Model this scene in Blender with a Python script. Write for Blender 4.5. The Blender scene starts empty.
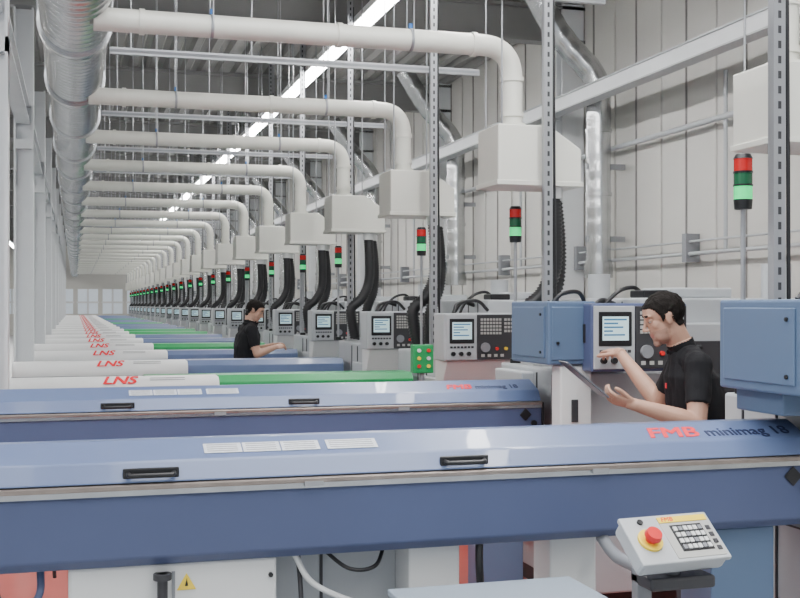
import bpy, bmesh, math, random
import numpy as np
from mathutils import Vector, Matrix, noise
random.seed(4)
V3=Vector
# ------------------------------------------------------------------ materials
def mat(name,col,rough=.5,metal=0.0,var=.05,scale=5,bump=0.0,bscale=60,emit=0.0,coat=0.0,spec=None):
    m=bpy.data.materials.new(name); m.use_nodes=True
    nt=m.node_tree; b=nt.nodes['Principled BSDF']
    b.inputs['Roughness'].default_value=rough; b.inputs['Metallic'].default_value=metal
    if coat: b.inputs['Coat Weight'].default_value=coat
    if spec is not None: b.inputs['Specular IOR Level'].default_value=spec
    tc=nt.nodes.new('ShaderNodeTexCoord'); nz=nt.nodes.new('ShaderNodeTexNoise')
    nz.inputs['Scale'].default_value=scale; nz.inputs['Detail'].default_value=4
    nt.links.new(tc.outputs['Object'],nz.inputs['Vector'])
    mx=nt.nodes.new('ShaderNodeMix'); mx.data_type='RGBA'
    mx.inputs[6].default_value=(*[c*(1-var) for c in col],1); mx.inputs[7].default_value=(*[min(1,c*(1+var)) for c in col],1)
    nt.links.new(nz.outputs['Fac'],mx.inputs[0]); nt.links.new(mx.outputs[2],b.inputs['Base Color'])
    if bump:
        n2=nt.nodes.new('ShaderNodeTexNoise'); n2.inputs['Scale'].default_value=bscale
        nt.links.new(tc.outputs['Object'],n2.inputs['Vector'])
        bp=nt.nodes.new('ShaderNodeBump'); bp.inputs['Strength'].default_value=bump; bp.inputs['Distance'].default_value=.01
        nt.links.new(n2.outputs['Fac'],bp.inputs['Height']); nt.links.new(bp.outputs['Normal'],b.inputs['Normal'])
    if emit:
        b.inputs['Emission Color'].default_value=(*col,1); b.inputs['Emission Strength'].default_value=emit
    return m
BLUE=mat('blue_paint',(.112,.155,.285),.33,coat=.25)
BLUED=mat('blue_paint_dark_and_shaded',(.068,.088,.178),.42)  # shade painted into feeder lower bodies; also plain dark blue elsewhere
BLUEL=mat('blue_paint_cabinet',(.092,.142,.235),.42)
CREAM=mat('cream_duct_paint',(.68,.68,.62),.38)
WHITE=mat('white_paint',(.68,.69,.69),.45)
LGREY=mat('light_grey_paint',(.43,.45,.47),.45)
MGREY=mat('mid_grey_paint',(.22,.23,.25),.5)
DGREY=mat('dark_grey_paint',(.035,.035,.04),.5)
BLACK=mat('black_plastic',(.01,.01,.012),.4)
RUBBER=mat('black_rubber',(.012,.012,.014),.5)
STEEL=mat('galvanised_steel',(.55,.56,.57),.25,1.0,var=.25,scale=7)
STEELP=mat('strut_steel',(.36,.37,.39),.4,.6,var=.1)
RAIL=mat('worn_rail_steel',(.33,.28,.25),.35,.8,var=.3,scale=14)
GREEN=mat('green_paint',(.015,.30,.09),.4)
RED=mat('red_plastic',(.65,.02,.02),.35)
REDL=mat('red_lettering',(.75,.015,.03),.5)
NAVY=mat('navy_lettering',(.012,.018,.06),.5)
YEL=mat('yellow_plastic',(.85,.62,.05),.4)
LABEL=mat('printed_label',(.55,.57,.61),.5,var=.25,scale=60)
SCREEN=mat('lit_screen',(.50,.68,.72),.3,emit=.5)
SCRB=mat('screen_readout',(.03,.16,.30),.3,emit=.3)
KEY=mat('keypad_keys',(.42,.42,.40),.5)
CABLE_B=mat('blue_tie',(.02,.16,.5),.4)
WALLM=mat('wall_cladding',(.56,.55,.52),.6,var=.04,scale=1.2)
SEAM=mat('wall_seam',(.24,.23,.22),.6)
CEILM=mat('ceiling_deck',(.27,.265,.255),.5,var=.1)
GIRD=mat('girder_paint',(.22,.22,.22),.5)
COLM=mat('column_paint',(.68,.70,.72),.5)
LAMP=mat('lamp_tube',(1,.99,.975),.5,emit=60)
WIN=mat('window_daylight',(.62,.68,.74),.4,emit=.3)
LGR=mat('signal_green_lens',(.01,.70,.20),.25,emit=1.1)
LRD=mat('signal_red_lens',(.5,.01,.01),.25,emit=.2)
LGD=mat('green_lens_dim',(.01,.12,.05),.25)
SKIN=mat('skin',(.47,.27,.19),.5,var=.08,scale=20)
STUB=mat('stubble_skin',(.36,.21,.155),.55,var=.1,scale=60)
LIP=mat('lip_skin',(.40,.18,.14),.45)
HAIR=mat('dark_hair',(.010,.008,.007),.8,bump=.5,bscale=120,spec=.15)
SHIRT=mat('black_polo_fabric',(.010,.010,.012),.85,bump=.2,bscale=200,spec=.25)
TROU=mat('charcoal_trousers',(.035,.037,.045),.85)
SHOE=mat('shoe_leather',(.02,.018,.016),.4)
EYEW=mat('eye_white',(.5,.48,.45),.3)
TABM=mat('tablet_body',(.10,.11,.13),.3)
TABS=mat('tablet_screen',(.25,.28,.33),.15,emit=.15)

# ------------------------------------------------------------------ mesh builder
class MB:
    def __init__(s): s.V=[];s.F=[];s.M=[];s.S=[];s.mats=[]
    def mi(s,m):
        if m not in s.mats: s.mats.append(m)
        return s.mats.index(m)
    def add(s,vs,fs,m,smooth=False,xf=None):
        o=len(s.V); i=s.mi(m)
        for v in vs:
            v=V3(v); s.V.append(xf@v if xf else v)
        for f in fs:
            s.F.append([k+o for k in f]); s.M.append(i); s.S.append(smooth)
    def addbm(s,bm,m,smooth=False,xf=None):
        bm.verts.index_update()
        s.add([v.co.copy() for v in bm.verts],[[v.index for v in f.verts] for f in bm.faces],m,smooth,xf); bm.free()
    def box(s,x0,x1,y0,y1,z0,z1,m,bev=0,xf=None,seg=2):
        bm=bmesh.new(); bmesh.ops.create_cube(bm,size=1)
        for v in bm.verts:
            v.co=V3(((x0+x1)/2+v.co.x*(x1-x0),(y0+y1)/2+v.co.y*(y1-y0),(z0+z1)/2+v.co.z*(z1-z0)))
        if bev: bmesh.ops.bevel(bm,geom=list(bm.edges),offset=bev,segments=seg,affect='EDGES',profile=.5)
        s.addbm(bm,m,False,xf)
    def prism(s,poly,axis,a0,a1,m,bev=0,xf=None):
        def P(p,a):
            return {'x':V3((a,p[0],p[1])),'y':V3((p[0],a,p[1])),'z':V3((p[0],p[1],a))}[axis]
        bm=bmesh.new()
        A=[bm.verts.new(P(p,a0)) for p in poly]; B=[bm.verts.new(P(p,a1)) for p in poly]
        bm.faces.new(A); bm.faces.new(B[::-1]); n=len(poly)
        for i in range(n): bm.faces.new([A[i],B[i],B[(i+1)%n],A[(i+1)%n]])
        bmesh.ops.recalc_face_normals(bm,faces=list(bm.faces))
        if bev: bmesh.ops.bevel(bm,geom=list(bm.edges),offset=bev,segments=2,affect='EDGES',profile=.5)
        s.addbm(bm,m,False,xf)
    def sweep(s,path,r,m,seg=12,caps=True,smooth=True,xf=None):
        path=[V3(p) for p in path]; n=len(path)
        R=r if isinstance(r,(list,tuple)) else [r]*n
        t=[]
        for i in range(n):
            a=path[max(i-1,0)]; b=path[min(i+1,n-1)]; d=b-a
            if i>0 and i<n-1:
                d=(path[i]-a).normalized()+(b-path[i]).normalized()
            t.append(d.normalized())
        up=V3((0,0,1)) if abs(t[0].z)<.9 else V3((1,0,0))
        u=(up-t[0]*up.dot(t[0])).normalized()
        vs=[];rings=[]
        for i in range(n):
            u=(u-t[i]*u.dot(t[i])).normalized(); w=t[i].cross(u)
            ring=[path[i]+(u*math.cos(2*math.pi*k/seg)+w*math.sin(2*math.pi*k/seg))*R[i] for k in range(seg)]
            rings.append(ring); vs+=ring
        fs=[]
        for i in range(n-1):
            for k in range(seg):
                k2=(k+1)%seg
                fs.append([i*seg+k,i*seg+k2,(i+1)*seg+k2,(i+1)*seg+k])
        s.add(vs,fs,m,smooth,xf)
        if caps:
            s.add(rings[0],[list(range(seg))[::-1]],m,False,xf); s.add(rings[-1],[list(range(seg))],m,False,xf)
    def cyl(s,p0,p1,r,m,seg=16,r1=None,xf=None):
        s.sweep([p0,p1],[r,r if r1 is None else r1],m,seg,True,True,xf)
    def ell(s,c,rad,m,axes=None,seg=16,rings=10,xf=None):
        c=V3(c); ax=axes or (V3((1,0,0)),V3((0,1,0)),V3((0,0,1)))
        vs=[c+ax[2]*rad[2]];fs=[]
        for j in range(1,rings):
            ph=math.pi*j/rings
            for k in range(seg):
                th=2*math.pi*k/seg
                vs.append(c+ax[0]*(rad[0]*math.sin(ph)*math.cos(th))+ax[1]*(rad[1]*math.sin(ph)*math.sin(th))+ax[2]*(rad[2]*math.cos(ph)))
        vs.append(c-ax[2]*rad[2]); L=len(vs)-1
        for k in range(seg):
            k2=(k+1)%seg
            fs.append([0,1+k,1+k2])
            for j in range(rings-2):
                a=1+j*seg; fs.append([a+k,a+seg+k,a+seg+k2,a+k2])
            a=1+(rings-2)*seg; fs.append([a+k,L,a+k2])
        s.add(vs,fs,m,True,xf)
    def loft(s,rings,m,seg=28,e=2.0):
        vs=[];fs=[]
        for c,a,b in rings:
            for k in range(seg):
                th=2*math.pi*k/seg; ct,st=math.cos(th),math.sin(th)
                ct=math.copysign(abs(ct)**(2/e),ct); st=math.copysign(abs(st)**(2/e),st)
                vs.append(V3(c)+V3(a)*ct+V3(b)*st)
        n=len(rings)
        for i in range(n-1):
            for k in range(seg):
                k2=(k+1)%seg; fs.append([i*seg+k,i*seg+k2,(i+1)*seg+k2,(i+1)*seg+k])
        fs.append(list(range(seg))[::-1]); fs.append([(n-1)*seg+k for k in range(seg)])
        s.add(vs,fs,m,True)
    def text(s,body,size,m,xf,shear=0,off=0,ext=.0006,align='LEFT'):
        cu=bpy.data.curves.new('t','FONT'); cu.body=body; cu.size=size; cu.shear=shear; cu.offset=off; cu.extrude=ext; cu.align_x=align; cu.resolution_u=3
        o=bpy.data.objects.new('t',cu); bpy.context.scene.collection.objects.link(o)
        bpy.context.view_layer.update()
        dg=bpy.context.evaluated_depsgraph_get(); me=bpy.data.meshes.new_from_object(o.evaluated_get(dg))
        s.add([v.co.copy() for v in me.vertices],[list(p.vertices) for p in me.polygons],m,False,xf)
        bpy.data.objects.remove(o); bpy.data.curves.remove(cu); bpy.data.meshes.remove(me)
    def bold(s,body,size,m,xf,shear=0,d=.002):
        for i,(a,c) in enumerate(((0,0),(d,0),(0,d),(d,d),(2*d,0),(2*d,d))): s.text(body,size,m,xf@Matrix.Translation((a,c,i*.00005)),shear=shear)
    def build(s,name,loc=(0,0,0),parent=None):
        me=bpy.data.meshes.new(name); me.from_pydata([tuple(v) for v in s.V],[],s.F)
        for m in s.mats: me.materials.append(m)
        me.polygons.foreach_set('material_index',s.M); me.polygons.foreach_set('use_smooth',s.S); me.update()
        o=bpy.data.objects.new(name,me); bpy.context.scene.collection.objects.link(o); o.location=loc
        if parent: o.parent=parent
        return o
def inst(o,name,loc):
    n=bpy.data.objects.new(name,o.data); bpy.context.scene.collection.objects.link(n); n.location=loc; return n
def rpath(pts,rad,n=6):
    pts=[V3(p) for p in pts]; out=[pts[0]]
    for i in range(1,len(pts)-1):
        a=(pts[i-1]-pts[i]); b=(pts[i+1]-pts[i]); r=min(rad,a.length*.49,b.length*.49)
        p0=pts[i]+a.normalized()*r; p2=pts[i]+b.normalized()*r
        for k in range(n+1):
            t=k/n; out.append(p0*(1-t)**2+pts[i]*2*t*(1-t)+p2*t*t)
    out.append(pts[-1]); return out
def spline(pts,n=10):
    pts=[V3(p) for p in pts]; P=[pts[0]*2-pts[1]]+pts+[pts[-1]*2-pts[-2]]; out=[]
    for i in range(1,len(P)-2):
        for k in range(n):
            t=k/n; a,b,c,d=P[i-1:i+3]
            out.append(.5*((2*b)+(c-a)*t+(2*a-5*b+4*c-d)*t*t+(3*b-a-3*c+d)*t**3))
    out.append(pts[-1]); return out
def resample(path,step):
    out=[path[0]];acc=0
    for a,b in zip(path,path[1:]):
        L=(b-a).length
        if L<1e-9: continue
        d=step-acc
        while d<=L: out.append(a+(b-a)*(d/L)); d+=step
        acc=L-(d-step)
    return out

# ------------------------------------------------------------------ room shell
YF=66; XW=5.9; ZC=5.3; XL=-7.5; YB=-4
def shell(name,x0,x1,y0,y1,z0,z1,m):
    b=MB(); b.box(x0,x1,y0,y1,z0,z1,m); return b.build(name)
fm=bpy.data.materials.new('floor_epoxy'); fm.use_nodes=True; nt=fm.node_tree; pb=nt.nodes['Principled BSDF']; pb.inputs['Roughness'].default_value=.35
tc=nt.nodes.new('ShaderNodeTexCoord'); sp=nt.nodes.new('ShaderNodeSeparateXYZ'); nt.links.new(tc.outputs['Object'],sp.inputs[0])
def cmp(op,sock,v):
    g=nt.nodes.new('ShaderNodeMath'); g.operation=op; g.inputs[1].default_value=v; nt.links.new(sp.outputs[sock],g.inputs[0]); return g
g1=cmp('GREATER_THAN','X',-.6); g2=cmp('GREATER_THAN','Y',4.6); g3=cmp('LESS_THAN','Y',9.0)
m1=nt.nodes.new('ShaderNodeMath'); m1.operation='MULTIPLY'; nt.links.new(g1.outputs[0],m1.inputs[0]); nt.links.new(g2.outputs[0],m1.inputs[1])
gt=nt.nodes.new('ShaderNodeMath'); gt.operation='MULTIPLY'; nt.links.new(m1.outputs[0],gt.inputs[0]); nt.links.new(g3.outputs[0],gt.inputs[1])
nz=nt.nodes.new('ShaderNodeTexNoise'); nz.inputs['Scale'].default_value=3; nt.links.new(tc.outputs['Object'],nz.inputs['Vector'])
cr=nt.nodes.new('ShaderNodeMix'); cr.data_type='RGBA'; cr.inputs[6].default_value=(.42,.06,.045,1); cr.inputs[7].default_value=(.52,.085,.065,1); nt.links.new(nz.outputs['Fac'],cr.inputs[0])
cm=nt.nodes.new('ShaderNodeMix'); cm.data_type='RGBA'; cm.inputs[6].default_value=(.40,.41,.42,1)
nt.links.new(gt.outputs[0],cm.inputs[0]); nt.links.new(cr.outputs[2],cm.inputs[7]); nt.links.new(cm.outputs[2],pb.inputs['Base Color'])
shell('floor',XL,XW+.2,YB,YF,-.1,0,fm)
b=MB(); prof=[];x=XL
while x<XW:
    prof+=[(x,ZC),(x+.09,ZC),(x+.13,ZC+.07),(x+.22,ZC+.07)]; x+=.26
n=len(prof); vs=[(p[0],YB,p[1]) for p in prof]+[(p[0],YF,p[1]) for p in prof]
b.add(vs,[[i,i+1,n+i+1,n+i] for i in range(n-1)],CEILM)
b.box(XL,XW+.2,YB,YF,ZC+.1,ZC+.15,CEILM)
b.build('ceiling')
b=MB(); b.box(XW,XW+.2,YB,YF,0,ZC+.1,WALLM)
y=YB+.4
while y<YF:
    b.box(XW-.012,XW,y,y+.025,0,ZC,SEAM); b.box(XW-.02,XW,y+.5,y+.54,0,ZC,WALLM); y+=1.05
b.build('wall_right')
shell('wall_left',XL-.2,XL,YB,YF,0,ZC+.1,WALLM)
b=MB(); b.box(XL,XW+.2,YF,YF+.2,0,ZC+.1,WALLM); b.build('wall_far')
b=MB()
for i in range(9):
    x=-6.6+i*1.35
    b.box(x,x+1.1,YF-.06,YF-.03,1.2,2.6,WIN)
    b.box(x-.05,x+1.15,YF-.1,YF-.05,1.8,1.9,COLM); b.box(x+.50,x+.60,YF-.1,YF-.05,1.2,2.6,COLM)
b.build('window_1')
b=MB()
for y in [7.5+5.0*i for i in range(12)]:
    b.box(XL,XW,y-.1,y+.1,ZC-.06,ZC-.02,GIRD); b.box(XL,XW,y-.02,y+.02,ZC-.42,ZC-.04,GIRD); b.box(XL,XW,y-.1,y+.1,ZC-.46,ZC-.42,GIRD)
b.build('ceiling_girders')
b=MB()
for y in [7.5+5.0*i for i in range(12)]:
    b.box(XW-.3,XW-.02,y-.1,y-.07,0,ZC,COLM); b.box(XW-.3,XW-.02,y+.07,y+.1,0,ZC,COLM); b.box(XW-.18,XW-.15,y-.08,y+.08,0,ZC,COLM)
b.build('wall_columns')
b=MB(); b.box(5.26,5.38,YB,YF,3.90,4.04,COLM); b.box(5.24,5.40,YB,YF,4.04,4.055,LGREY); b.box(5.24,5.40,YB,YF,3.885,3.9,LGREY)
for y in [7.5+5.0*i for i in range(12)]: b.box(5.36,5.7,y-.03,y+.03,3.92,4.0,COLM)
b.build('crane_rail_beam')
b=MB()
for z,r in ((2.2,.02),(3.45,.03),(2.32,.012)): b.cyl((XW-.12,YB,z),(XW-.12,YF,z),r,LGREY,8)
y=9.2
while y<YF-2:
    b.cyl((XW-.1,y,2.2),(XW-.1,y,3.88),.02,LGREY,8); b.box(XW-.16,XW-.01,y+.6,y+.68,2.12,2.4,MGREY); y+=2.5
b.build('wall_conduits')
b=MB()
p=rpath([(5.56,0,2.15),(5.56,0,4.2),(5.15,.1,4.65),(4.75,.1,5.25)],.2)
p=resample(p,.05); b.sweep(p,[.135 if (i//2)%2 else .139 for i in range(len(p))],STEEL,20)
for z in (2.15,2.9,3.6): b.cyl((5.56,0,z),(5.56,0,z+.04),.15,STEEL,20)
b.cyl((5.56,0,2.0),(5.56,0,2.15),.16,STEEL,20); b.box(5.41,5.87,-.03,.03,3.2,3.26,STEELP); b.box(5.41,5.87,-.03,.03,2.4,2.46,STEELP)
d0=b.build('exhaust_duct',(0,11.35,0))
for k in range(1,9): inst(d0,'exhaust_duct',(0,11.35+4.85*k,0))

# ------------------------------------------------------------------ columns on left
b=MB()
for xx in (-.62,-.44): b.box(xx,xx+.02,-.1,.1,0,ZC-.46,COLM)
b.box(-.6,-.43,-.012,.012,0,ZC-.46,COLM); b.box(-.68,-.36,-.16,.16,0,.03,COLM)
b.box(-.62,-.42,-.1,.1,3.35,3.45,COLM)
c0=b.build('steel_column',(0,7.85,0))
for k in range(1,11): inst(c0,'steel_column',(0,7.8+4.8*k,0))
b=MB(); b.box(-.6,-.46,YB,YF,3.62,3.64,COLM); b.box(-.54,-.52,YB,YF,3.64,3.8,COLM); b.box(-.6,-.46,YB,YF,3.8,3.82,COLM)
b.build('long_beam')
b=MB(); pts=[];R=[];y=-1.0
TX,TZ,TR=.0,3.47,.20
while y<YF:
    st=.11 if y<26 else .5
    pts+=[(TX,y,TZ),(TX,y+st*.66,TZ),(TX,y+st*.76,TZ),(TX,y+st*.90,TZ)]; R+=[TR,TR,TR+.009,TR+.009]; y+=st
b.sweep(pts,R,STEEL,32)
y=5.5
while y<YF:
    b.cyl((TX,y,TZ),(TX,y+.06,TZ),TR+.03,STEEL,32); b.cyl((TX,y+.10,TZ),(TX,y+.12,TZ),TR+.025,STEEL,32)
    b.sweep([(TX-.225,y+.02,ZC),(TX-.225,y+.02,TZ)],.006,STEELP,6); b.sweep([(TX+.225,y+.02,ZC),(TX+.225,y+.02,TZ)],.006,STEELP,6); y+=1.8
b.build('spiral_trunk_duct')

# ------------------------------------------------------------------ lights
b=MB()
y=-2.0
while y<YF-3:
    b.box(2.80,2.96,y,y+2.39,4.60,4.63,LAMP,.006); b.box(2.79,2.97,y-.015,y+2.405,4.63,4.70,WHITE,.005)
    b.box(2.87,2.89,y+.4,y+.42,4.7,ZC,STEELP); b.box(2.87,2.89,y+1.9,y+1.92,4.7,ZC,STEELP); y+=2.42
b.build('added_strip_light')
b=MB(); y=-2.0  # out-of-view strip row added to light the hall from the left
while y<YF-3:
    b.box(-3.05,-2.9,y,y+2.3,4.62,4.64,LAMP); b.box(-3.08,-2.87,y-.03,y+2.33,4.64,4.71,WHITE); y+=2.42
b.build('added_strip_light')
def area(x,y,z,sx,sy,p,rot=(0,0,0),col=(.98,.99,1)):
    l=bpy.data.lights.new('fill_light','AREA'); l.shape='RECTANGLE'; l.size=sx; l.size_y=sy; l.energy=p; l.color=col
    o=bpy.data.objects.new('fill_light',l); bpy.context.scene.collection.objects.link(o); o.location=(x,y,z); o.rotation_euler=rot
area(1.0,3.0,5.0,3,5,350)  # unseen fill added above the foreground to brighten it
area(-4.0,2.0,4.2,2,4,90,rot=(0,-.9,0))  # unseen tilted side fill, added from the left
w=bpy.data.worlds.new('w'); bpy.context.scene.world=w; w.use_nodes=True
w.node_tree.nodes['Background'].inputs[0].default_value=(.88,.94,1,1); w.node_tree.nodes['Background'].inputs[1].default_value=.95

# ------------------------------------------------------------------ extraction duct + hood
def hose(b,path,r,m=RUBBER,pitch=.024,seg=14):
    p=resample(path,pitch/2); b.sweep(p,[r if i%2 else r*.80 for i in range(len(p))],m,seg)
def mkduct(xe):
    b=MB(); z=3.31; r=.066
    b.sweep(rpath([(TX+.1,0,z),(xe,0,z),(xe,0,2.83)],.20,10),r,CREAM,20)
    for x in (.35,1.5,xe-.27): b.cyl((x,0,z),(x+.03,0,z),r+.008,CREAM,20)
    for zz in (3.09,2.87): b.cyl((xe,0,zz),(xe,0,zz+.03),r+.008,CREAM,20)
    for x in (.75,1.95):
        b.cyl((x,0,z),(x+.018,0,z),r+.005,STEELP,16); b.sweep([(x+.01,-.075,z),(x+.01,-.075,ZC)],.004,STEELP,6); b.sweep([(x+.01,.075,z),(x+.01,.075,ZC)],.004,STEELP,6)
        b.box(x,x+.02,-.01,.01,z+.06,z+.10,CABLE_B)
    return b
mkduct(3.18).build('extraction_duct',(0,4.55,0))
dm=mkduct(2.62).build('extraction_duct',(0,6.56,0))
BY=[6.56,8.98,11.15,13.4]+[15.75+2.37*k for k in range(19)]
for y in BY[1:]: inst(dm,'extraction_duct',(0,y,0))
b=MB()
b.prism([(2.46,2.45),(2.46,2.80),(2.80,2.80),(3.01,2.66),(3.01,2.45)],'y',-.18,.18,CREAM,.008)
b.box(2.45,3.02,-.19,.19,2.43,2.46,CREAM,.004); b.cyl((2.62,0,2.79),(2.62,0,2.83),.085,CREAM,20)
b.cyl((2.86,-.08,2.36),(2.86,-.08,2.44),.06,WHITE,16); b.cyl((2.93,.06,2.36),(2.93,.06,2.44),.06,WHITE,16)
b.sweep([(2.5,-.14,2.8),(2.5,-.14,ZC)],.006,STEELP,6); b.sweep([(2.5,.14,2.8),(2.5,.14,ZC)],.006,STEELP,6); b.sweep([(2.78,-.14,2.8),(2.78,-.14,ZC)],.006,STEELP,6)
hose(b,spline([(2.86,-.08,2.4),(2.87,-.09,2.15),(2.86,-.09,1.92),(2.78,-.10,1.76),(2.68,-.1,1.67),(2.68,-.1,1.55),(2.72,-.1,1.36)]),.054)
hose(b,spline([(2.93,.06,2.4),(2.96,.06,2.1),(2.95,.06,1.85),(2.88,.06,1.65),(2.86,.06,1.36)]),.054)
h0=b.build('extraction_hood',(0,BY[0],0))
for y in BY[1:]: inst(h0,'extraction_hood',(0,y,0))
inst(h0,'extraction_hood',(.56,4.55,0))
# strut posts and cross struts
b=MB(); b.box(2.723,2.777,-.02,.02,1.33,ZC,STEELP)
for k in range(66): b.box(2.743,2.757,-.0215,-.019,1.40+k*.06,1.43+k*.06,DGREY)
b.box(.25,3.15,.021,.061,3.56,3.61,STEELP); b.box(.25,3.15,.018,.022,3.575,3.595,MGREY)
b.box(2.68,2.82,-.05,.05,1.33,1.34,STEELP)
b.sweep([(1.3,.04,3.6),(1.3,.04,ZC)],.006,STEELP,6); b.sweep([(.4,.04,3.6),(.4,.04,ZC)],.006,STEELP,6)
b.sweep(spline([(2.8,-.01,1.35),(2.79,-.015,2.6),(2.785,-.01,3.5),(2.785,0,4.8)],6),.009,BLACK,6)
PY=[3.90,6.31,8.57,11.40,13.98]+[16.35+2.37*k for k in range(19)]
p0=b.build('strut_post',(-.06,PY[0],0))
for y in PY[1:]: inst(p0,'strut_post',(0,y,0))
# ------------------------------------------------------------------ signal towers
b=MB(); b.cyl((0,0,1.33),(0,0,1.36),.035,BLACK,14); b.cyl((0,0,1.34),(0,0,2.12),.011,STEELP,10); b.cyl((0,0,2.1),(0,0,2.14),.036,BLACK,16,r1=.04)
b.cyl((0,0,2.14),(0,0,2.195),.038,LGR,18); b.cyl((0,0,2.195),(0,0,2.203),.041,BLACK,18); b.cyl((0,0,2.203),(0,0,2.25),.038,LGD,18)
b.cyl((0,0,2.25),(0,0,2.258),.041,BLACK,18); b.cyl((0,0,2.258),(0,0,2.31),.038,LRD,18); b.cyl((0,0,2.31),(0,0,2.33),.041,BLACK,18,r1=.03)
TY=[6.72,8.75,11.75,13.7]+[16.0+2.37*k for k in range(19)]
s0=b.build('signal_tower',(2.68,4.12,0))
s0.location.z=-.0
for y in TY: inst(s0,'signal_tower',(2.70,y-.02,0))

# ------------------------------------------------------------------ lathes
def panel(b,x0,z0,y):
    b.box(x0,x0+.235,y-.012,y,z0,z0+.33,LGREY,.004); b.box(x0+.24,x0+.54,y-.012,y,z0,z0+.33,DGREY,.004)
    b.box(x0+.025,x0+.215,y-.018,y-.01,z0+.12,z0+.30,BLACK,.004); b.box(x0+.045,x0+.195,y-.020,y-.016,z0+.15,z0+.275,SCREEN)
    for i,wd in enumerate((.13,.08,.11,.05,.12)): b.box(x0+.053,x0+.053+wd,y-.0208,y-.019,z0+.255-i*.02,z0+.263-i*.02,SCRB)
    for i in range(7): b.box(x0+.03+i*.027,x0+.048+i*.027,y-.017,y-.011,z0+.085,z0+.1,DGREY)
    for j in range(5):
        for i in range(7): b.box(x0+.265+i*.024,x0+.282+i*.024,y-.017,y-.011,z0+.185+j*.025,z0+.202+j*.025,KEY)
    for j in range(4):
        for i in range(3): b.box(x0+.45+i*.026,x0+.468+i*.026,y-.017,y-.011,z0+.2+j*.028,z0+.218+j*.028,KEY)
    for i in range(3): b.cyl((x0+.05+i*.06,y-.035,z0+.045),(x0+.05+i*.06,y-.01,z0+.045),.016,BLACK,12)
    b.cyl((x0+.30,y-.03,z0+.09),(x0+.30,y-.01,z0+.09),.035,MGREY,18); b.cyl((x0+.39,y-.03,z0+.08),(x0+.39,y-.01,z0+.08),.012,RED,12)
    b.cyl((x0+.46,y-.03,z0+.08),(x0+.46,y-.01,z0+.08),.012,YEL,12)
    for i in range(4): b.box(x0+.27+i*.05,x0+.295+i*.05,y-.017,y-.011,z0+.02,z0+.04,KEY)
def body(b,D):
    b.box(2.64,4.6,.25,D,.12,1.33,LGREY,.012); b.box(3.02,4.6,.3,D,1.33,1.74,LGREY,.012)
    b.box(2.70,4.55,.32,D-.05,0,.12,DGREY)
    b.box(3.2,4.1,.225,.3,.75,1.6,LGREY,.01); b.box(3.3,3.95,.215,.23,1.05,1.5,DGREY,.006); b.box(3.22,3.25,.19,.225,1.0,1.3,BLACK,.006)
    for y in (.62,.85): b.box(2.632,2.642,y,y+.008,.15,1.3,DGREY)
    for z in (.5,.85): b.box(2.634,2.642,.3,D-.05,z,z+.006,DGREY)
    for y in (.5,.72): b.box(3.012,3.022,y,y+.006,1.35,1.72,DGREY)
    for i in range(6): b.box(2.634,2.642,.9,.98,.3+i*.03,.312+i*.03,DGREY)
    b.box(3.3,3.7,.45,.8,1.74,1.80,LGREY,.01); b.cyl((4.1,.6,1.74),(4.1,.6,1.95),.09,LGREY,16); b.box(3.06,3.22,.33,.5,1.74,1.785,BLACK,.01)
    b.box(2.72,2.95,.35,.6,1.33,1.5,MGREY,.01)
    b.sweep(spline([(2.85,.45,1.5),(2.86,.45,1.66),(2.95,.44,1.77),(3.06,.45,1.80),(3.12,.45,1.76)]),.012,BLACK,8)
    b.sweep(spline([(2.80,.50,1.5),(2.81,.5,1.62),(2.90,.55,1.72),(3.02,.6,1.70)]),.018,BLACK,8)
def blue(b):
    b.box(2.38,2.655,.1,.62,1.385,1.72,BLUEL,.01); b.box(2.655,2.9,.12,.6,1.385,1.70,BLUEL,.01)
    b.box(2.40,2.60,.092,.101,1.41,1.69,BLUEL,.004); b.box(2.575,2.59,.07,.095,1.5,1.6,BLACK,.004); b.cyl((2.43,.08,1.5),(2.43,.1,1.5),.008,BLACK,8)
    b.box(2.372,2.382,.14,.58,1.42,1.69,BLUEL,.004)
    for z in (1.45,1.65): b.cyl((2.365,.18,z),(2.38,.18,z),.008,BLACK,8)
    b.sweep(spline([(2.5,.3,1.72),(2.55,.3,1.76),(2.66,.33,1.77),(2.74,.4,1.70)]),.012,BLACK,8)
b=MB(); body(b,1.0); blue(b); b.box(2.58,3.14,0,.12,1.35,1.71,BLUED,.012); panel(b,2.59,1.365,0)
b.box(2.58,2.64,.27,.35,.8,1.385,LGREY,.01); b.box(2.44,2.64,.30,.60,1.30,1.385,BLUEL,.008)
b.build('cnc_lathe',(0,3.2,0))
b=MB(); body(b,1.45); blue(b); b.box(2.58,3.14,0,.12,1.35,1.71,BLUED,.012); panel(b,2.59,1.365,0)
b.box(2.46,2.64,.12,.24,.8,1.38,WHITE,.01); b.box(2.58,2.64,.3,.42,.98,1.36,LGREY,.01); b.box(2.56,2.64,.9,1.35,.3,1.3,LGREY,.01)
b.box(2.52,2.56,.112,.12,1.08,1.2,DGREY,.004); b.cyl((2.60,.10,1.30),(2.60,.12,1.30),.012,BLACK,10)
b.build('cnc_lathe',(0,5.35,0))
b=MB(); body(b,1.45)
b.box(2.57,3.14,0,.24,1.29,1.64,LGREY,.012); panel(b,2.585,1.30,0)
b.prism([(.02,1.29),(.30,1.29),(.30,1.02),(.16,1.05)],'x',2.60,3.12,WHITE,.008)
b.box(2.60,2.68,.3,.7,.85,1.15,LGREY,.01); b.sweep(spline([(2.7,.15,1.64),(2.75,.2,1.71),(2.9,.2,1.73),(3.0,.24,1.66)]),.014,BLACK,8)
MY=[7.76,10.0,12.5,14.9]+[17.27+2.37*k for k in range(18)]
LB=b.build('cnc_lathe',(0,MY[0],0))
for y in MY[1:]: inst(LB,'cnc_lathe',(0,y,0))

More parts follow.
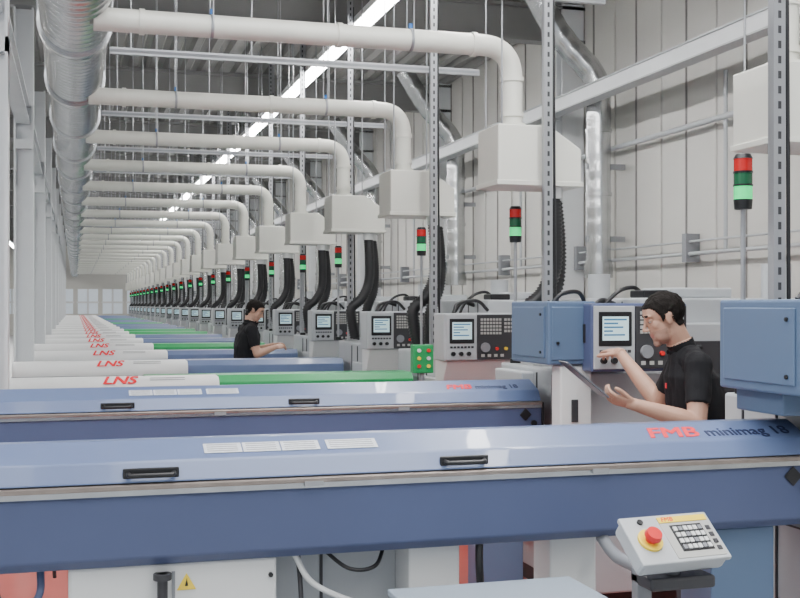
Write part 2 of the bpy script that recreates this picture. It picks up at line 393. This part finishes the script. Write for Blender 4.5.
# ------------------------------------------------------------------ bar feeders (type A)
def handle(b,x,y,z):
    b.box(x-.085,x+.085,y-.008,y+.004,z-.016,z+.016,BLACK,.004)
    b.sweep(rpath([(x-.07,y,z),(x-.065,y-.03,z-.004),(x+.065,y-.03,z-.004),(x+.07,y,z)],.012,4),.008,BLACK,10)
def feederA(b,x1,hs,lx,tx,fs):
    x0=-2.2
    b.prism([(-.12,1.155),(-.08,1.215),(.05,1.268),(.15,1.262),(.20,1.21),(.20,1.155)],'x',x0,x1,BLUE,.006)
    b.box(x0,x1,-.135,.2,1.135,1.152,RAIL,.004); b.box(x0,x1,-.128,-.12,1.118,1.137,STEEL)
    b.prism([(-.12,1.118),(-.12,.925),(-.09,.895),(.19,.895),(.19,1.118)],'x',x0,x1,BLUED,.006)  # lower body's shading put into the colour, darker than the lid
    b.box(x1-.001,x1+.012,-.13,.21,.90,1.15,BLACK,.004)
    b.cyl((x1-.05,-.132,1.03),(x1-.05,-.118,1.03),.018,BLACK,14)
    xf=Matrix.Rotation(math.radians(45),4,'Y')
    b.box(-.026,.026,-.01,.0,-.026,.026,BLACK,.004,xf=Matrix.Translation((x1-.10,-.12,1.08))@xf)
    for hx in hs: handle(b,hx,-.105,1.183)
    handle(b,-1.2,-.105,1.183)
    xd=V3((1,0,0)); yd=V3((0,.13,.053)).normalized(); zd=xd.cross(yd)
    def slope(x,t,sx=1):
        M=Matrix((xd,yd,zd)).transposed().to_4x4(); M.translation=V3((x,-.08,1.215))+yd*t+zd*.0015; return M@Matrix.Diagonal((sx,1,1,1))
    b.bold('FMB',.10*fs,REDL,slope(tx,.03,1.12),shear=.2,d=.0025)
    b.bold('minimag 18',.082*fs,NAVY,slope(tx+.235*fs,.03,.92),d=.0008)
    for (xa,xb) in ((0,.12),(.125,.245),(.25,.375),(.40,.57)):
        xa+=lx; xb+=lx
        b.box(0,xb-xa,0,.06,0,.001,LABEL,xf=slope(xa,.035))
        for q in range(4): b.box(.01,xb-xa-.012,.010+q*.013,.014+q*.013,.001,.0014,MGREY,xf=slope(xa,.035))
    for x in (-1.6,-.6,.7,1.7): b.box(x,x+.06,-.14,-.118,1.125,1.14,STEELP)
    Z=.895
    b.box(-.02,.62,-.08,.17,.03,Z,WHITE,.01); b.box(.29,.30,-.084,-.079,.05,.87,MGREY)
    b.box(.62,1.07,.11,.15,.05,Z,LGREY,.004); b.box(.8,.81,.105,.112,.05,.87,DGREY)
    b.box(1.07,1.25,-.05,.14,.03,Z,WHITE,.008); b.box(2.20,2.46,-.07,.15,.03,Z,BLUEL,.008); b.box(1.60,1.78,.0,.15,.03,Z,WHITE,.008)
    b.box(-2.0,-1.7,-.07,.15,.03,Z,WHITE,.008); b.box(.98,1.34,-.12,.2,0,.035,DGREY); b.box(-.06,.66,-.1,.19,0,.035,DGREY); b.box(-2.05,-1.65,-.1,.19,0,.035,DGREY); b.box(2.16,2.5,-.1,.19,0,.035,DGREY); b.box(1.55,1.83,-.1,.19,0,.035,DGREY)
    b.prism([(.305,.81),(.365,.81),(.335,.862)],'y',-.0835,-.0815,YEL); b.prism([(.330,.822),(.340,.822),(.336,.848)],'y',-.0845,-.083,BLACK)
    b.cyl((.60,-.09,.84),(.60,-.08,.84),.008,BLACK,8)
    b.sweep(spline([(1.32,-.05,.92),(1.31,-.08,.8),(1.34,-.06,.6),(1.45,0,.3),(1.5,.05,.02)]),.014,BLACK,8)
    b.sweep(spline([(.68,-.05,.90),(.74,-.07,.8),(.9,-.06,.72),(1.05,0,.68)]),.010,WHITE,8)
    b.sweep(spline([(.70,-.02,.90),(.70,-.07,.7),(.66,-.06,.5),(.74,0,.2)]),.008,DGREY,8)
    b.sweep(spline([(.78,-.02,.90),(.86,-.07,.84),(.95,-.06,.84),(1.0,0,.90)]),.007,BLACK,8)
    b.sweep(spline([(-.1,-.02,.90),(-.12,-.07,.8),(-.3,-.06,.75),(-.6,0,.5)]),.012,BLUED,8)
    b.sweep(spline([(-.25,-.02,.90),(-.2,-.07,.75),(-.12,-.06,.6),(-.1,0,.3)]),.01,BLACK,8)
    b.cyl((.26,-.1,.70),(.26,-.1,.87),.016,DGREY,10); b.cyl((.26,-.1,.85),(.26,-.1,.87),.028,DGREY,10)
b=MB(); feederA(b,2.60,(.225,1.245),.395,1.96,1); b.build('bar_feeder',(0,3.65,0))
b=MB(); feederA(b,2.55,(.21,1.18),.27,2.0,.75); b.build('bar_feeder',(0,6.05,0))
def feederB(col):
    b=MB()
    b.sweep([(-.55,-.1,1.08),(-.545,-.1,1.08),(-.52,-.1,1.08),(1.0,-.1,1.08),(1.02,-.1,1.08)],[.08,.095,.105,.105,.09],WHITE,32)
    b.box(-.5,1.0,-.2,0,.72,1.06,LGREY,.01); b.box(-.55,1.02,-.206,-.2,1.04,1.05,MGREY)
    def TM(tx,a=.72): return Matrix.Translation((tx,-.1-.1062*math.sin(a),1.08+.1062*math.cos(a)))@Matrix.Rotation(a,4,'X')@Matrix.Translation((0,-.04,.003))
    b.bold('LNS',.105,REDL,TM(.18)@Matrix.Diagonal((1.3,1,1,1)),shear=.3,d=.003)
    b.box(0,.25,.03,.036,0,.001,MGREY,xf=TM(.52)); b.box(0,.25,.05,.056,0,.001,MGREY,xf=TM(.52))
    b.prism([(.02,.98),(.02,1.12),(.07,1.17),(.32,1.17),(.36,1.12),(.36,.98)],'x',.5,2.57,col,.006)
    b.box(.5,2.57,.0,.02,1.0,1.03,STEELP); b.box(.6,2.5,.05,.33,.75,.98,col,.006)
    b.box(-.4,2.4,-.15,.3,.62,.76,LGREY,.01); b.box(-.3,.1,-.14,.28,.03,.62,WHITE,.01); b.box(1.8,2.2,-.14,.28,.03,.62,WHITE,.01)
    b.box(-.35,.15,-.17,.3,0,.035,DGREY); b.box(1.75,2.25,-.17,.3,0,.035,DGREY)
    return b
FY=[8.5+2.4*k for k in range(22)]
fg=feederB(GREEN).build('bar_feeder',(0,FY[0],0)); fb=feederB(BLUE).build('bar_feeder',(0,FY[1],0))
for k,y in enumerate(FY[2:]): inst(fg if k in (1,4,5,9,13) else fb,'bar_feeder',(0,y,0))

# ------------------------------------------------------------------ foreground console
b=MB(); M=Matrix.Rotation(math.radians(6),4,'Z')@Matrix.Rotation(math.radians(40),4,'X')
b.box(-.155,.155,-.085,.085,-.06,.0,LGREY,.012,xf=M); b.box(-.16,.16,-.09,.09,-.012,.004,LGREY,.004,xf=M)
b.box(-.03,.148,-.078,.078,.003,.006,KEY,.001,xf=M); b.box(-.03,.148,.056,.078,.006,.008,YEL,xf=M); b.box(.0,.115,-.055,.045,.005,.008,BLACK,.001,xf=M)
b.text('FMB',.024,REDL,M@Matrix.Translation((-.02,.06,.0085)),shear=.2)
for j in range(4):
    for i in range(6): b.box(.006+i*.018,.019+i*.018,-.048+j*.023,-.033+j*.023,.008,.0115,WHITE if (i+j)%4 else MGREY,xf=M)
for i in range(4): b.box(.126,.141,-.06+i*.026,-.045+i*.026,.006,.009,DGREY,xf=M)
b.cyl(M@V3((-.095,-.005,.004)),M@V3((-.095,-.005,.012)),.040,YEL,24); b.cyl(M@V3((-.095,-.005,.012)),M@V3((-.095,-.005,.03)),.018,RED,18,r1=.022)
b.cyl(M@V3((-.095,-.005,.03)),M@V3((-.095,-.005,.045)),.028,RED,20,r1=.024)
b.cyl(M@V3((-.095,.066,.004)),M@V3((-.095,.066,.01)),.01,BLACK,10)
b.sweep(rpath([(0,0,-.05),(0,.02,-.14),(0,.40,-.14),(0,.50,-.092)],.05),.022,MGREY,12)
b.box(-.10,.12,-.04,.1,-.15,-.11,DGREY,.01); b.box(-.10,-.05,.05,.09,-.97,-.10,MGREY,.004); b.box(-.14,.02,-.03,.17,-.985,-.965,DGREY,.004)
b.build('feeder_control_console',(1.765,3.08,.985))
b=MB(); b.box(.94,1.56,2.75,3.40,.79,.81,mat('tray_top',(.27,.32,.38),.35),.004); b.box(.96,1.54,2.77,3.38,.6,.79,LGREY,.006)
for x in (.98,1.49):
    for y in (2.79,3.33): b.box(x,x+.04,y,y+.04,0,.6,MGREY)
b.build('steel_work_tray')
b=MB(); b.box(2.38,2.53,-.04,.04,1.22,1.42,GREEN,.008); b.cyl((2.455,0,.03),(2.455,0,1.22),.018,MGREY,12); b.box(2.36,2.55,-.1,.1,0,.03,DGREY)
for j in range(3):
    for i in range(2): b.cyl((2.42+i*.07,-.055,1.27+j*.055),(2.42+i*.07,-.04,1.27+j*.055),.013,[RED,YEL,WHITE][(i+j)%3],12)
b.build('green_push_button_station',(-.10,7.6,0))

# ------------------------------------------------------------------ people
def remesh(mb,vox,it):
    o=mb.build('tmp'); m=o.modifiers.new('r','REMESH'); m.mode='VOXEL'; m.voxel_size=vox; m.adaptivity=0
    s=o.modifiers.new('s','SMOOTH'); s.factor=.5; s.iterations=it
    bpy.context.view_layer.update(); dg=bpy.context.evaluated_depsgraph_get()
    me=bpy.data.meshes.new_from_object(o.evaluated_get(dg)); bpy.data.objects.remove(o); return me
def frame(fwd,up):
    f=V3(fwd).normalized(); u=(V3(up)-f*V3(up).dot(f)).normalized(); l=u.cross(f); return f,l,u
def hand(raw,fing,wr,dr,back,side,curl,spread=.0,tcurl=.5,tdir=None):
    wr=V3(wr); d=V3(dr).normalized(); n=(V3(back)-d*V3(back).dot(d)).normalized(); s=d.cross(n)
    if s.dot(V3(side))<0: s=-s
    raw.ell(wr+d*.048,(.056,.041,.017),SKIN,(d,s,n)); raw.ell(wr+d*.075,(.026,.043,.014),SKIN,(d,s,n)); raw.ell(wr+d*.035+s*.022-n*.006,(.032,.016,.016),SKIN,(d,s,n))
    raw.sweep([wr-d*.02,wr+d*.03],[.027,.026],SKIN,14)
    for o,L,c in zip((.031,.0105,-.0105,-.031),(.074,.082,.076,.060),curl):
        p=wr+d*.08+s*o*.95; a=0; pts=[p-d*.02,p]; dirb=(d+s*o*spread*8).normalized()
        for q,fr in enumerate((.45,.30,.25)):
            a+=c*(.8 if q==0 else 1.0); pts.append(pts[-1]+(dirb*math.cos(a)-n*math.sin(a))*L*fr)
        pp=spline(pts,4); N=len(pp); rr=[.0095-.0025*k/N for k in range(N)]; rr[-1]=.004; rr[-2]=.0062
        fing.sweep(pp,rr,SKIN,10)
    td=V3(tdir).normalized() if tdir else (s*.7+d*.75-n*.25).normalized()
    p=wr+d*.022+s*.022-n*.004; pts=[p,p+td*.035,p+td*.035+(td+(d-s*.6)*tcurl*.5).normalized()*.032,p+td*.035+(td+(d-s*.6)*tcurl*.5).normalized()*.032+(td+(d-s)*tcurl).normalized()*.026]
    pp=spline(pts,4); N=len(pp); rr=[.0125-.003*k/N for k in range(N)]; rr[-1]=.005; rr[-2]=.008
    fing.sweep(pp,rr,SKIN,10)
def person(name,J,fwd,hf,hu,hands,vox,long_hair=0,hs=1.0):
    raw=MB(); fing=MB(); f0=V3(fwd).normalized(); up=V3((0,0,1)); L0=up.cross(f0)
    pel,wai,che,uch,nec,hc=[V3(J[k]) for k in ('pel','wai','che','uch','nec','head')]
    f,l,u=frame(hf,hu)
    Ls=V3(J['Lsh'])-V3(J['Rsh']); sh=Ls.normalized(); fc=sh.cross(up).normalized()
    if fc.dot(f0)<0: fc=-fc
    R=[(pel-up*.10,L0*.15,f0*.11),(pel,L0*.175,f0*.125),(pel+up*.08,L0*.168,f0*.125),(wai,(L0+sh)*.5*.158,f0*.118),((wai+che)/2,sh*.168,fc*.122),(che,sh*.182,fc*.13),(uch,sh*.178,fc*.118),(uch*.5+nec*.5,sh*.13,fc*.085),(nec,sh*.068,fc*.066)]
    raw.loft(R,SHIRT,28,2.3)
    neck_top=hc-u*.07-f*.025
    raw.sweep([nec-up*.05,nec,neck_top,hc-f*.025],[.068,.060,.055,.05],SKIN,20)
    bones=[(pel-up*.02,wai,.15,'t'),(wai,che,.15,'t'),(che,uch,.15,'t'),(uch,nec-up*.01,.10,'t'),(nec+up*.015,neck_top,.06,'n'),(hc-u*.05,hc+u*.05,.09,'h')]
    for S in 'LR':
        sp_,el,wr=[V3(J[S+k]) for k in ('sh','el','wr')]
        raw.ell(sp_-up*.004,(.058,.058,.058),SHIRT); raw.sweep([sp_,sp_*.6+el*.4,el],[.058,.052,.042],SHIRT,16)
        raw.ell(el,(.042,.042,.042),SKIN); raw.sweep([el,el*.7+wr*.3,wr],[.043,.044,.027],SKIN,16); raw.ell(wr,(.028,.028,.028),SKIN)
        raw.sweep([uch+up*.03,sp_],[.078,.056],SHIRT,14); raw.sweep([nec-up*.015,sp_],[.055,.052],SHIRT,14)
        bones+=[(sp_,el,.055,'u'),(el,wr,.04,'a'),(wr,wr+V3(hands[S]['dr']).normalized()*.1,.04,'a')]
        hp,kn,an=[V3(J[S+k]) for k in ('hip','kn','an')]
        raw.ell(hp,(.095,.095,.1),TROU); raw.sweep([hp,hp*.5+kn*.5,kn,kn*.6+an*.4,an],[.092,.085,.066,.068,.058],TROU,18); raw.ell(kn,(.066,.066,.066),TROU)
        raw.ell(an+f0*.07-up*(an.z-.045),(.14,.048,.045),SHOE,(f0,L0,up)); raw.sweep([an,an-up*(an.z-.05)],[.055,.05],SHOE,14)
        bones+=[(hp-up*.05,kn,.08,'l'),(kn,an,.065,'l'),(V3((an.x,an.y,.06)),V3((an.x,an.y,.06))+f0*.14,.06,'s')]
        hand(raw,fing,wr,**hands[S])
    H=lambda a,b_,c: hc+(f*a+l*b_+u*c)*hs
    E=lambda c,r: raw.ell(H(*c),[q*hs for q in r],SKIN,(f,l,u))
    E((-.012,0,.034),(.096,.075,.083)); E((.024,0,-.030),(.060,.058,.088)); E((.064,0,-.100),(.020,.024,.018)); E((.03,.028,-.07),(.045,.024,.034)); E((.03,-.028,-.07),(.045,.024,.034))
    E((.045,0,.04),(.042,.058,.05))
    for q in (1,-1):
        E((.048,q*.034,-.014),(.026,.022,.030)); E((.070,q*.026,.032),(.016,.028,.009)); E((.094,q*.010,-.030),(.010,.008,.007)); E((-.004,q*.074,-.002),(.016,.008,.030)); E((-.010,q*.077,.012),(.015,.007,.015))
    E((.102,0,-.026),(.012,.009,.009)); raw.sweep([H(.080,0,.028),H(.090,0,.0),H(.103,0,-.023)],[.008*hs,.008*hs,.009*hs],SKIN,10)
    E((.076,0,-.052),(.011,.022,.006)); E((.075,0,-.064),(.011,.019,.007)); E((.067,0,-.08),(.014,.028,.014))
    me=remesh(raw,vox,3)
    n=len(me.vertices); co=np.empty(n*3); me.vertices.foreach_get('co',co); co=co.reshape(-1,3)
    nm=np.empty(n*3); me.vertex_normals.foreach_get('vector',nm); nm=nm.reshape(-1,3)
    def classify(P):
        best=np.full(len(P),1e9); lab=np.full(len(P),'t',dtype='<U1'); tt=np.zeros(len(P))
        for a,b_,r,k in bones:
            a=np.array(a);d=np.array(b_)-a; t=np.clip(((P-a)@d)/(d@d),0,1); D=np.linalg.norm(P-a-t[:,None]*d,axis=1)/r
            mk=D<best; best[mk]=D[mk]; lab[mk]=k; tt[mk]=t[mk]
        q=(P-np.array(hc))/hs; F=q@np.array(f); Lc=q@np.array(l); U=q@np.array(u)
        reg=np.zeros(len(P),int)
        reg[(lab=='t')]=1; reg[(lab=='u')&(tt<.68)]=1; reg[lab=='l']=2; reg[lab=='s']=3
        reg[(lab=='t')&(P[:,2]<pel.z-.02)]=2
        hd=(np.abs(F)<.14)&(np.abs(Lc)<.12)&(U>-.14)&(U<.16)&((lab=='h')|(lab=='n'))
        line=np.interp(F,[-.12,-.045,-.03,-.016,.0,.02,.030,.042,.058,.09],[-.05-long_hair,-.05-long_hair,-.02,.026,.026,-.012,.026,.052,.066,.072])
        hair=hd&(U>line)&~((np.abs(Lc)>.0755)&(U<.026)&(F>-.025)&(F<.016))
        st=hd&(F>.012)&(U<-.04)&(U>-.125); lip=hd&(F>.074)&(np.abs(Lc)<.022)&(U<-.047)&(U>-.069)
        brow=hd&(F>.06)&(np.abs(Lc)>.010)&(np.abs(Lc)<.046)&(U>.031)&(U<.040)
        reg[st]=5; reg[lip]=6; reg[hair|brow]=4
        return reg,hair,brow
    reg,hair,brow=classify(co)
    for i in range(n):
        p=V3(co[i])
        if reg[i]==1: dsp=.007+.007*noise.noise(p*9)+.005*noise.noise(V3((p.x*30,p.y*30,p.z*14)))
        elif reg[i]==2: dsp=.006+.006*noise.noise(p*8)
        elif hair[i]: dsp=.006+.004*noise.noise(p*55)
        elif brow[i]: dsp=.0015
        elif reg[i]==3: dsp=.004
        else: dsp=0
        co[i]+=nm[i]*dsp
    me.vertices.foreach_set('co',co.reshape(-1)); me.update()
    nf=len(me.polygons)
    first=np.array([reg[p.vertices[0]] for p in me.polygons])
    me.materials.clear()
    for m in (SKIN,SHIRT,TROU,SHOE,HAIR,STUB,LIP): me.materials.append(m)
    me.polygons.foreach_set('material_index',first.astype(np.int32)); me.polygons.foreach_set('use_smooth',np.ones(nf,bool))
    o=bpy.data.objects.new(name,me); bpy.context.scene.collection.objects.link(o)
    for q in (1,-1):
        fing.ell(H(.068,q*.030,.012),[.012*hs,.015*hs,.010*hs],SKIN,(f,l,u)); fing.ell(H(.072,q*.031,.006),[.009*hs,.012*hs,.004*hs],EYEW,(f,l,u),10,8); fing.ell(H(.077,q*.031,.005),[.005*hs,.008*hs,.004*hs],BLACK,(f,l,u),8,6)
    col=[]
    for k in range(17):
        a=math.radians(20+320*k/16); col.append(nec+up*(.012+.012*(-math.cos(a)))+fc*(.072*math.cos(a))+sh*(.070*math.sin(a)))
    fing.sweep(col,.012,SHIRT,8)
    fing.box(-.012,.012,-.012,.012,-.002,.002,REDL,.001,xf=Matrix.Translation(uch+fc*.135+sh*.07-up*.04)@fc.to_track_quat('Z','Y').to_matrix().to_4x4())
    fing.build('fingers_eyes_and_collar',parent=o)
    return o
person('machine_operator',dict(pel=(2.80,4.66,.94),wai=(2.80,4.66,1.08),che=(2.78,4.655,1.25),uch=(2.755,4.65,1.37),nec=(2.715,4.65,1.48),head=(2.61,4.655,1.64),
    Lsh=(2.685,4.475,1.43),Lel=(2.625,4.39,1.18),Lwr=(2.35,4.45,1.265),Rsh=(2.80,4.825,1.43),Rel=(2.75,4.95,1.22),Rwr=(2.655,5.175,1.455),
    Lhip=(2.775,4.565,.90),Lkn=(2.76,4.55,.49),Lan=(2.79,4.54,.09),Rhip=(2.825,4.755,.90),Rkn=(2.82,4.78,.49),Ran=(2.85,4.79,.09)),
    (-.94,.33,0),(-.92,.24,-.33),(-.30,.08,.95),
    dict(L=dict(dr=(-.90,.35,.25),back=(.35,-.55,-.75),side=(-.1,-.75,.6),curl=(.5,.5,.5,.5),tcurl=.3,tdir=(-.75,-.15,.65)),
         R=dict(dr=(-.12,.97,.1),back=(0,-.15,.98),side=(-1,0,0),curl=(.35,.5,.55,.6),tcurl=.2)),.004)
b=MB()
n=V3((.62,-.13,.76)).normalized(); yy=(V3((0,0,1))-n*n.z).normalized(); xx=yy.cross(n)
M=Matrix((xx,yy,n)).transposed().to_4x4(); M.translation=(2.150,4.535,1.375)
b.box(-.085,.085,-.12,.12,-.004,.004,TABM,.003,xf=M); b.box(-.073,.073,-.105,.105,.004,.005,TABS,xf=M)
b.build('tablet_computer')
person('machine_operator',dict(pel=(1.76,12.1,.95),wai=(1.76,12.1,1.09),che=(1.775,12.1,1.26),uch=(1.79,12.1,1.38),nec=(1.81,12.1,1.48),head=(1.865,12.09,1.635),
    Lsh=(1.77,12.28,1.43),Lel=(1.88,12.33,1.19),Lwr=(2.08,12.22,1.26),Rsh=(1.80,11.92,1.43),Rel=(1.85,11.86,1.18),Rwr=(2.06,11.95,1.25),
    Lhip=(1.75,12.19,.90),Lkn=(1.77,12.21,.49),Lan=(1.74,12.22,.09),Rhip=(1.77,12.01,.90),Rkn=(1.79,11.99,.49),Ran=(1.76,11.98,.09)),
    (1,-.05,0),(.80,-.35,-.42),(.3,-.05,.9),
    dict(L=dict(dr=(.9,-.3,.1),back=(0,.5,.8),side=(0,-.5,.8),curl=(.4,.45,.5,.5)),
         R=dict(dr=(.9,.25,.1),back=(0,-.5,.8),side=(0,.5,.8),curl=(.4,.45,.5,.5))),.0065,long_hair=.03)

# ------------------------------------------------------------------ camera
cd=bpy.data.cameras.new('camera'); cam=bpy.data.objects.new('camera',cd); bpy.context.scene.collection.objects.link(cam)
cd.sensor_width=36; cd.lens=1126/800*36; cd.shift_y=.0075; cd.clip_end=300
cam.location=(0,0,1.7); cam.rotation_euler=(math.radians(90),0,-math.radians(16.1)); bpy.context.scene.camera=cam
